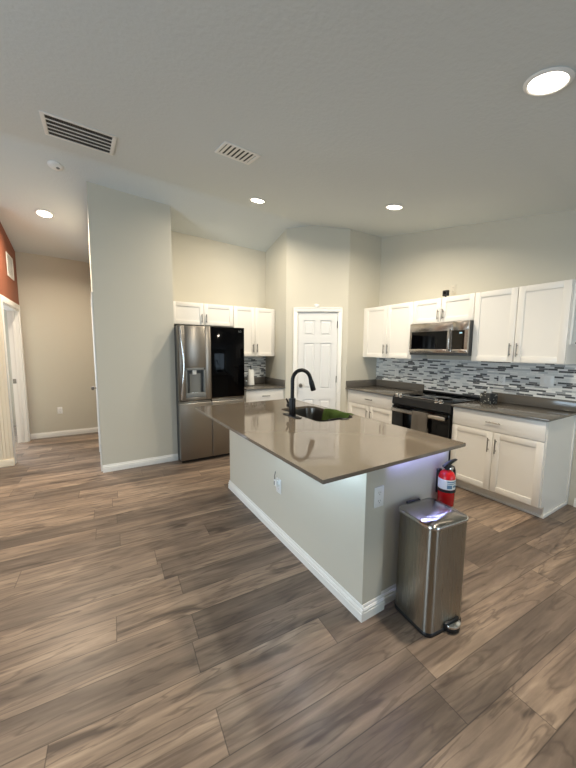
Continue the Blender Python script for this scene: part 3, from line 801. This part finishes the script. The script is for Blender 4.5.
for x in (0.05, FW-0.05): MB().cyl((x, 0.12, 0.010), 0.02, 0.02, 2, 16).build('foot', M_BLACK, fr)

# ================================================================= RANGE
RW = 0.778
rg = thing('range', 'black glass slide-in electric range with stainless trim', 'range', (XS-0.652, 2.757, 0), RS)
w = MB(); w.box(0.004, RW-0.004, 0.035, 0.635, 0.05, 0.905); w.box(0.02, RW-0.02, 0.06, 0.62, 0, 0.05); w.build('body', M_BLACK, rg)
w = MB(); w.box(0.0, RW, 0.06, 0.640, 0.905, 0.922, 0.004); w.build('cooktop', M_GLASSBLK, rg)
ct = rg.children[-1]
for x, y, r in ((0.2, 0.2, 0.09), (0.58, 0.2, 0.10), (0.2, 0.47, 0.075), (0.58, 0.47, 0.09)):
    MB().lathe([(r-0.003, 0.9222), (r, 0.9222), (r, 0.9226), (r-0.003, 0.9226), (r-0.003, 0.9222)], (x, y, 0), 40).build('burner_ring', M_GREYPL, ct)
MB().box(0.0, RW, 0.615, 0.640, 0.922, 0.945, 0.004).build('rear_vent', M_BLACK, rg)
cp = MB().prism([(0.035, 0.795), (0.0, 0.815), (0.012, 0.900), (0.05, 0.922), (0.06, 0.922), (0.06, 0.795)], 0.0, RW, 0).build('control_panel', M_BLACK, rg)
MB().box(0.13, 0.56, 0.040, 0.054, 0.9185, 0.925, 0.002).build('trim_bar', M_CHROME, cp)
for x in (0.06, 0.115, 0.60, 0.655):
    kb = MB().lathe([(0.026, 0), (0.026, 0.004), (0.021, 0.008), (0.019, 0.030), (0.016, 0.033), (0, 0.033)], (0, 0, 0), 24).build('knob', M_CHROME, cp, loc=(x, 0.032, 0.910))
    kb.rotation_euler.x = math.radians(32)
od = MB().box(0.006, RW-0.006, 0.0, 0.034, 0.225, 0.79, 0.005).build('oven_door', M_GLASSBLK, rg)
w = MB(); w.box(0.03, RW-0.03, -0.048, -0.030, 0.725, 0.768, 0.006)
for x in (0.05, RW-0.05): w.box(x-0.012, x+0.012, -0.034, 0.0, 0.735, 0.76, 0.003)
w.build('oven_handle', M_STEELH, od)
dw_ = MB().box(0.006, RW-0.006, 0.0, 0.034, 0.06, 0.215, 0.005).build('warming_drawer', M_STEELH, rg)
def towel(a, b):
    x = 2.757-(0.345+0.205*a)
    prof = [(0.049-0.058*0-0.083+0.0, 0.58)]
    L = [(-0.024, 0.50), (-0.0245, 0.60), (-0.0245, 0.70), (-0.0235, 0.758), (-0.027, 0.7735), (-0.039, 0.7765), (-0.051, 0.7735), (-0.0545, 0.758), (-0.055, 0.70), (-0.056, 0.62), (-0.058, 0.545)]
    t = b*(len(L)-1); i = min(int(t), len(L)-2); f = t-i
    y = L[i][0]*(1-f)+L[i+1][0]*f; z = L[i][1]*(1-f)+L[i+1][1]*f
    if t > 7: y -= 0.004*(1+math.sin(a*11))*(t-7)/3
    return (XS-0.652+y, x, z)
tag(MB().grid(20, 40, towel, 0.003).build('dish_towel', M_TOWEL), 'grey towel hanging over the oven door handle', 'towel')

# ================================================================= MICROWAVE
mw = thing('microwave', 'stainless over-the-range microwave below the short wall cabinet', 'microwave', (3.49, 2.722, 1.425), RS)
MW, MH = 0.745, 0.386
MB().box(0, MW, 0.03, 0.40, 0, MH, 0.003).build('body', M_DARKGREY, mw)
w = MB(); w.box(0, 0.563, 0, 0.03, MH-0.105, MH-0.002, 0.003); w.box(0, 0.563, 0, 0.03, 0.03, 0.072, 0.003); w.box(0, 0.028, 0.0004, 0.03, 0.07, MH-0.1); w.box(0.512, 0.563, 0.0004, 0.03, 0.07, MH-0.1)
md = w.build('door', M_STEELH, mw)
MB().box(0.026, 0.514, 0.004, 0.028, 0.068, MH-0.098).build('window', M_GLASSBLK, md)
w = MB(); w.box(0.524, 0.548, -0.030, -0.018, 0.05, MH-0.085, 0.005)
for z in (0.08, MH-0.12): w.box(0.528, 0.544, -0.022, 0.0, z-0.012, z+0.012, 0.002)
w.build('door_handle', M_STEELH, md)
w = MB(); w.box(0.566, MW, 0, 0.03, 0.03, 0.072, 0.003); w.box(0.566, MW, 0, 0.03, MH-0.105, MH-0.002, 0.003); w.box(0.708, MW, 0.0004, 0.03, 0.07, MH-0.1); pn = w.build('control_panel', M_STEELH, mw)
kp = MB().box(0.566, 0.710, 0.002, 0.028, 0.07, MH-0.1).build('keypad', M_GLASSBLK, pn)
MB().box(0.648, 0.680, 0.0005, 0.0025, MH-0.140, MH-0.125).build('display', M_SCREEN, pn)
MB().box(0, MW, 0.012, 0.03, 0.0, 0.03, 0.002).build('vent_grille', M_DARKGREY, mw)

# ================================================================= TRASH CAN
tcn = thing('trash_can', 'stainless steel step trash can beside the island end', 'trash can', (1.560, 1.012, 0), math.radians(-6))
A_, B_ = 0.139, 0.127
def tl(s, z, r): return [(x, y, z) for x, y in rrect(-A_*s, A_*s, -B_*s, B_*s, r, 8)]
w = MB(); w.loft([tl(1.015, 0.0, 0.042), tl(1.02, 0.005, 0.042), tl(1.02, 0.018, 0.042), tl(1.0, 0.022, 0.040)]); w.build('base_ring', M_BLACK, tcn)
w = MB(); w.loft([tl(0.995, 0.020, 0.040), tl(0.995, 0.30, 0.040), tl(0.995, 0.585, 0.040)]); w.build('body', M_STEELC, tcn)
def crown(s, z, r, k=0.0):
    return [(x, y, z-k*((x/A_)**2*0.4+0.6*max(0, -y/B_)**2)) for x, y in rrect(-A_*s, A_*s, -B_*s, B_*s, r, 8)]
w = MB(); w.loft([crown(1.0, 0.587, 0.040), crown(1.03, 0.590, 0.042), crown(1.035, 0.599, 0.043), crown(1.02, 0.604, 0.042, 0.001)]); w.build('lid_rim', M_CHROME, tcn)
w = MB(); w.loft([crown(1.0, 0.602, 0.040), crown(0.995, 0.608, 0.040, 0.002), crown(0.96, 0.612, 0.036, 0.003), crown(0.6, 0.615, 0.03, 0.003), crown(0.2, 0.616, 0.01, 0.003)]); w.build('lid', M_LID, tcn)
w = MB(); w.box(-0.05, 0.05, B_, B_+0.018, 0.575, 0.612, 0.004); w.build('hinge_cover', M_BLACK, tcn)
w = MB(); w.box(-0.020, 0.088, -B_-0.010, -B_+0.01, 0.008, 0.052, 0.005); w.build('pedal_slot', M_BLACK, tcn)
pl = [(0.034+0.046*math.cos(t), -B_-0.012+0.032*math.sin(t)) for t in [PI+PI*i/12 for i in range(13)]]
MB().prism(pl, 0.030, 0.042, 2, 0.003).build('pedal', M_CHROME, tcn)
pl = [(0.034+0.043*math.cos(t), -B_-0.012+0.029*math.sin(t)) for t in [PI+PI*i/12 for i in range(13)]]
MB().prism(pl, 0.004, 0.0295, 2, 0.002).build('pedal_base', M_BLACK, tcn)

# ================================================================= FIRE EXTINGUISHER
fe = thing('fire_extinguisher', 'red fire extinguisher hung on the island end behind the trash can', 'fire extinguisher', (1.856, 1.122, 0.525))
r = 0.049; fe.scale = (1, 1, 0.75)
MB().lathe([(0, 0), (r*0.9, 0.0), (r, 0.008), (r, 0.235), (r*0.95, 0.255), (r*0.78, 0.278), (r*0.5, 0.293), (r*0.36, 0.300), (0, 0.300)], seg=32).build('cylinder', M_RED, fe)
lb = MB().lathe([(r+0.0008, 0.150), (r+0.0008, 0.232), (r+0.0002, 0.2322), (r+0.0002, 0.1498), (r+0.0008, 0.150)], seg=32).build('label_sheet', M_LABEL, fe)
w = MB()
for i, (za, zb, a0, a1) in enumerate(((0.212, 0.222, 215, 300), (0.198, 0.205, 215, 285), (0.160, 0.190, 215, 250), (0.170, 0.188, 258, 300))):
    n = 10; f = lambda a, z, rr: (rr*math.cos(math.radians(a)), rr*math.sin(math.radians(a)), z)
    lo = [[f(a0+(a1-a0)*j/n, za, r+0.0006), f(a0+(a1-a0)*j/n, zb, r+0.0006), f(a0+(a1-a0)*j/n, zb, r+0.0013), f(a0+(a1-a0)*j/n, za, r+0.0013)] for j in range(n+1)]
    w.loft(lo)
w.build('label_print', M_LABELBLUE, lb)
w = MB(); w.lathe([(r+0.001, 0.125), (r+0.0035, 0.125), (r+0.0035, 0.148), (r+0.001, 0.148), (r+0.001, 0.125)], seg=32); w.box(-0.018, 0.018, r-0.004, 0.0615, 0.08, 0.285, 0.003); w.build('bracket', M_BLACK, fe)
w = MB(); w.cyl((0, 0, 0.315), 0.016, 0.034, 2, 20); w.box(-0.02, 0.02, -0.016, 0.016, 0.31, 0.338, 0.004); w.build('valve', M_BLACK, fe)
w = MB(); w.prism([(-0.02, 0.338), (0.02, 0.338), (0.045, 0.352), (0.088, 0.362), (0.09, 0.370), (0.045, 0.372), (-0.01, 0.360), (-0.045, 0.342), (-0.045, 0.334), (-0.02, 0.330)], -0.009, 0.009, 1, 0.002); w.build('lever', M_BLACK, fe)
w = MB(); w.tube([(0.02, 0, 0.322), (0.042, 0, 0.322), (0.062, 0, 0.308), (0.075, 0, 0.275), (0.078, 0, 0.235), (0.079, 0, 0.215)], [0.007, 0.0075, 0.008, 0.008, 0.009, 0.010], 12); w.build('hose', M_BLACK, fe)
w = MB(); w.cyl((0.004, -0.022, 0.316), 0.017, 0.012, 1, 24, bev=0.002); w.build('pressure_gauge', M_CHROME, fe)

# ================================================================= SMALL THINGS
def outlet(label, loc, rotz, kind='duplex', material=None, group='white wall outlets', name='wall_outlet'):
    """plate in the local xz plane, front towards -y"""
    o = thing(name, label, 'outlet' if kind == 'duplex' else 'switch', loc, rotz, group)
    Wd = 0.07 if kind != 'double' else 0.116
    p = MB().box(-Wd/2, Wd/2, -0.006, 0, -0.0575, 0.0575, 0.003).build('plate', material or M_WHITEPL, o)
    if kind == 'duplex':
        for z in (-0.0235, 0.0235):
            s = MB().prism(rrect(-0.017, 0.017, z-0.0145, z+0.0145, 0.008, 5), -0.0075, -0.005, 1).build('socket', material or M_WHITEPL, o)
            w = MB(); w.box(-0.008, -0.006, -0.0078, -0.0073, z-0.002, z+0.008); w.box(0.006, 0.008, -0.0078, -0.0073, z-0.002, z+0.007); w.cyl((0, -0.0076, z-0.008), 0.0024, 0.0006, 1, 10); w.build('slots', M_SOCK, s)
    else:
        for x in ((-0.023, 0.023) if kind == 'double' else (0,)):
            MB().box(x-0.016, x+0.016, -0.0085, -0.005, -0.033, 0.033, 0.002).build('rocker', material or M_WHITEPL, o)
    return o
outlet('white outlet on the end post of the island above the baseboard', (1.303, 1.168, 0.690), 0)
io = outlet('white outlet with a plugged-in charger low on the long island wall', (1.205, 2.085, 0.425), -PI/2)
outlet('white outlet near the floor on the far hall wall', (-0.48, HY, 0.435), 0)
outlet('white outlet on the mosaic left of the range', (XS-0.010, 3.235, 1.155), RS)
outlet('white outlet on the mosaic behind the tissue box', (XS-0.010, 1.790, 1.165), RS)
outlet('wide white switch plate at the right end of the mosaic', (XS-0.010, 1.375, 1.185), RS, 'double', name='switch_plate', group='kitchen switches')
outlet('beige outlet high on the wall above the cabinets', (XS, 2.43, 2.235), RS, material=M_BEIGEPL, group='high outlets')
ch = thing('plug_adapter', 'white charger plugged into the outlet on the island wall', 'charger', (1.1975, 2.085, 0.4485), -PI/2)
MB().box(-0.022, 0.022, -0.03, 0.0, -0.018, 0.03, 0.004).build('housing', M_WHITEPL, ch)
w = MB(); w.tube([(-0.012, -0.024, 0.03), (-0.012, -0.026, 0.06), (-0.008, -0.02, 0.095)], 0.003, 8); w.build('cord', M_DARKGREY, ch)
MB().box(-0.014, -0.004, -0.032, -0.029, -0.012, 0.02, 0.001).build('slot_cover', M_DARKGREY, ch)

# tissue box
tx = thing('tissue_box', 'dark patterned tissue box on the counter right of the range', 'tissue box', (3.66, 1.80, 0.9142), math.radians(-10))
w = MB(); w.box(-0.058, 0.058, -0.058, 0.058, 0, 0.115, 0.002); w.build('carton', M_CARTON, tx)
def tis(a, b):
    s = (1-b*0.75); return (-0.0+(a-0.5)*0.07*s+0.006*math.sin(b*5), 0.018*math.sin(a*7+b*2)*(1-b*0.6), 0.1155+0.062*b+0.006*math.sin(a*9)*b)
MB().grid(14, 8, tis, 0.0015).build('tissue', M_PAPER, tx)
# paper towel roll by the refrigerator
pt = thing('paper_towel_holder', 'white paper towel roll standing on the counter by the refrigerator', 'paper towel', (2.10, 4.52, 0.9142))
MB().lathe([(0, 0), (0.075, 0), (0.075, 0.008), (0.07, 0.012), (0.012, 0.014), (0.007, 0.02), (0.007, 0.30), (0.011, 0.31), (0, 0.318)], seg=28).build('stand', M_DARKGREY, pt)
MB().lathe([(0.02, 0.015), (0.052, 0.015), (0.053, 0.02), (0.042, 0.245), (0.040, 0.252), (0.02, 0.252), (0.02, 0.015)], seg=32).build('roll', M_PAPER, pt)
jr = thing('small_jar', 'small dark jar next to the paper towel roll', 'jar', (2.005, 4.50, 0.9142))
MB().lathe([(0, 0), (0.028, 0), (0.032, 0.006), (0.032, 0.06), (0.022, 0.075), (0, 0.075)], seg=24).build('body', M_DARKGREY, jr)
MB().lathe([(0, 0.0752), (0.024, 0.0752), (0.024, 0.092), (0, 0.094)], seg=24).build('lid', M_CHROME, jr)
# puck light below the upper cabinet
pk = thing('puck_light', 'round white puck light under the wall cabinet by the refrigerator', 'light', (2.30, 4.60, 1.3695))
MB().lathe([(0, 0), (0.045, 0), (0.045, -0.016), (0.036, -0.022), (0, -0.022)], seg=28).build('case', M_PUCK, pk)
# camera on the cabinets
sc = thing('security_camera', 'small black camera standing on top of the cabinet above the microwave', 'camera', (3.68, 2.385, ZT+0.0005))
MB().lathe([(0, 0), (0.03, 0), (0.03, 0.006), (0.01, 0.012), (0.007, 0.03), (0, 0.03)], seg=20).build('stand', M_BLACK, sc)
MB().prism(rrect(-0.024, 0.024, -0.034, 0.034, 0.012, 5), 0.028, 0.092, 2, 0.006).build('housing', M_BLACK, sc)
MB().cyl((-0.026, 0, 0.066), 0.014, 0.006, 0, 20).build('camera_lens', M_GLASSBLK, sc)
# sensor above pantry door
sp = O + Vector((dgn.x, dgn.y, 0))*0.452
so = thing('door_sensor', 'small white sensor stuck above the pantry door casing', 'sensor', (sp.x, sp.y, 2.10), ang)
MB().box(-0.038, 0.012, -0.022, 0, 0.0, 0.045, 0.006).build('housing', M_WHITEPL, so)
MB().box(0.015, 0.036, -0.018, 0, 0.004, 0.042, 0.004).build('magnet', M_WHITEPL, so)
# framed white board on the end of the upper cabinet
bd = thing('memo_board', 'white framed memo board on the right end of the wall cabinets', 'board', (3.615, 1.1455, 1.545), 0)
w = MB(); w.box(0, 0.022, -0.018, 0, 0, 0.535, 0.003); w.box(0.228, 0.25, -0.018, 0, 0, 0.535, 0.003); w.box(0.022, 0.228, -0.018, 0, 0, 0.022, 0.003); w.box(0.022, 0.228, -0.018, 0, 0.513, 0.535, 0.003); w.build('frame', M_TRIM, bd)
MB().box(0.02, 0.23, -0.008, -0.002, 0.02, 0.515).build('panel', M_PAPER, bd)
MB().box(0.09, 0.125, -0.026, -0.018, 0.008, 0.020, 0.002).build('clip', M_DARKGREY, bd)

# ceiling fittings: local frame tilted to the ceiling slope
def on_ceiling(o, x, y, off=0.0):
    e = 0.01
    gx = (ceil_z(x+e, y)-ceil_z(x-e, y))/(2*e); gy = (ceil_z(x, y+e)-ceil_z(x, y-e))/(2*e)
    n = Vector((gx, gy, -1)).normalized()     # into the room
    z = -n
    xa = Vector((1, 0, 0)); xa = (xa-z*xa.dot(z)).normalized(); ya = z.cross(xa)
    p = Vector((x, y, ceil_z(x, y))) + n*off
    o.matrix_world = Matrix(((xa.x, ya.x, z.x, p.x), (xa.y, ya.y, z.y, p.y), (xa.z, ya.z, z.z, p.z), (0, 0, 0, 1)))
    return n
def can_light(label, x, y, power, color=WARM, r=0.082):
    o = thing('recessed_light', label, 'ceiling light', group='recessed ceiling lights')
    on_ceiling(o, x, y, 0.0005)
    MB().lathe([(r*0.92, -0.0005), (r*1.16, -0.0005), (r*1.19, -0.004), (r*1.10, -0.010), (r, -0.012), (r*0.94, -0.009), (r*0.92, -0.0005)], seg=40).build('trim_ring', M_TRIM, o)
    MB().lathe([(0, -0.001), (r*0.92, -0.001), (r*0.92, -0.006), (r*0.5, -0.0075), (0, -0.008)], seg=40).build('diffuser', M_LENS, o)
    l = bpy.data.lights.new('downlight', 'AREA'); l.shape = 'DISK'; l.size = r*1.7; l.energy = power; l.color = color; l.spread = math.radians(158)
    lo = bpy.data.objects.new('downlight', l); COL.objects.link(lo); lo.parent = o; lo.location = (0, 0, -0.016)
    return o
can_light('large bright recessed ceiling light nearest the camera, upper right', 1.88, 0.77, CAN_POWER*1.2)
can_light('recessed ceiling light in front of the range wall', 2.83, 2.48, CAN_POWER)
can_light('recessed ceiling light above the sink, near the refrigerator', 1.77, 3.60, CAN_POWER)
can_light('recessed ceiling light in the hallway', -0.40, 5.19, CAN_POWER*1.3, (1.0, 0.84, 0.66))
can_light('recessed ceiling light over the living room, outside the hallway', -2.5, 4.1, CAN_POWER*1.9, (1.0, 0.82, 0.64))

# return-air grille
rv = thing('return_air_grille', 'large white return air grille with dark slots on the ceiling', 'vent')
on_ceiling(rv, 0.02, 3.38)
a, c = 0.255, 0.235
w = MB(); w.box(-a, a, -c, -c+0.03, -0.008, 0, 0.003); w.box(-a, a, c-0.03, c, -0.008, 0, 0.003); w.box(-a, -a+0.03, -c+0.03, c-0.03, -0.008, 0, 0.003); w.box(a-0.03, a, -c+0.03, c-0.03, -0.008, 0, 0.003); w.build('frame', M_TRIM, rv)
MB().box(-a+0.03, a-0.03, -c+0.03, c-0.03, -0.0015, 0.0).build('backing', M_GAP, rv)
for i in range(1, 5):
    y = -c+0.03+(2*c-0.06)*i/5; MB().box(-a+0.03, a-0.03, y-0.007, y+0.007, -0.007, -0.0015).build('bar', M_TRIM, rv)
w = MB()
for i in range(40):
    x = -a+0.03+(2*a-0.06)*(i+0.5)/40; w.box(x-0.0012, x+0.0012, -c+0.03, c-0.03, -0.004, -0.0016)
w.build('fins', M_DARKGREY, rv)
# supply register
sv = thing('supply_register', 'small white louvered ceiling register near the sink', 'vent')
on_ceiling(sv, 1.115, 2.635)
a, c = 0.155, 0.125
w = MB(); w.box(-a, a, -c, -c+0.025, -0.009, 0, 0.003); w.box(-a, a, c-0.025, c, -0.009, 0, 0.003); w.box(-a, -a+0.025, -c+0.025, c-0.025, -0.009, 0, 0.003); w.box(a-0.025, a, -c+0.025, c-0.025, -0.009, 0, 0.003); w.build('frame', M_TRIM, sv)
MB().box(-a+0.025, a-0.025, -c+0.025, c-0.025, -0.0015, 0.0).build('backing', M_GAP, sv)
for i in range(7):
    x = -a+0.025+(2*a-0.05)*(i+0.5)/7
    w = MB(); w.prism([(x-0.0125, -0.0085), (x-0.0125, -0.0073), (x+0.0125, -0.0050), (x+0.0125, -0.0038)], -c+0.025, c-0.025, 1); w.build('louver', M_TRIM, sv)
# smoke detector
sm = thing('smoke_detector', 'round white smoke detector on the hallway ceiling', 'smoke detector')
on_ceiling(sm, -0.205, 4.19)
MB().lathe([(0, 0), (0.066, 0), (0.066, -0.008), (0.058, -0.016), (0.045, -0.022), (0, -0.024)], seg=36).build('housing', M_WHITEPL, sm)
MB().lathe([(0, -0.0235), (0.016, -0.0235), (0.014, -0.027), (0, -0.027)], (0.02, 0, 0), 20).build('test_button', M_GREYPL, sm)
# hall wall grille on the terracotta wall
hg = thing('wall_grille', 'small white air grille high on the terracotta hall wall', 'vent', (HX, 6.00, 2.60), PI/2)
a, c = 0.21, 0.155
w = MB(); w.box(-a, a, -0.010, 0, -c, -c+0.025, 0.003); w.box(-a, a, -0.010, 0, c-0.025, c, 0.003); w.box(-a, -a+0.025, -0.010, 0, -c+0.025, c-0.025, 0.003); w.box(a-0.025, a, -0.010, 0, -c+0.025, c-0.025, 0.003); w.build('frame', M_TRIM, hg)
MB().box(-a+0.025, a-0.025, -0.002, 0, -c+0.025, c-0.025).build('backing', M_GREYPL, hg)
for i in range(10):
    z = -c+0.03+(2*c-0.06)*(i+0.5)/10; MB().box(-a+0.025, a-0.025, -0.007, -0.002, z-0.008, z+0.004).build('slat', M_TRIM, hg)
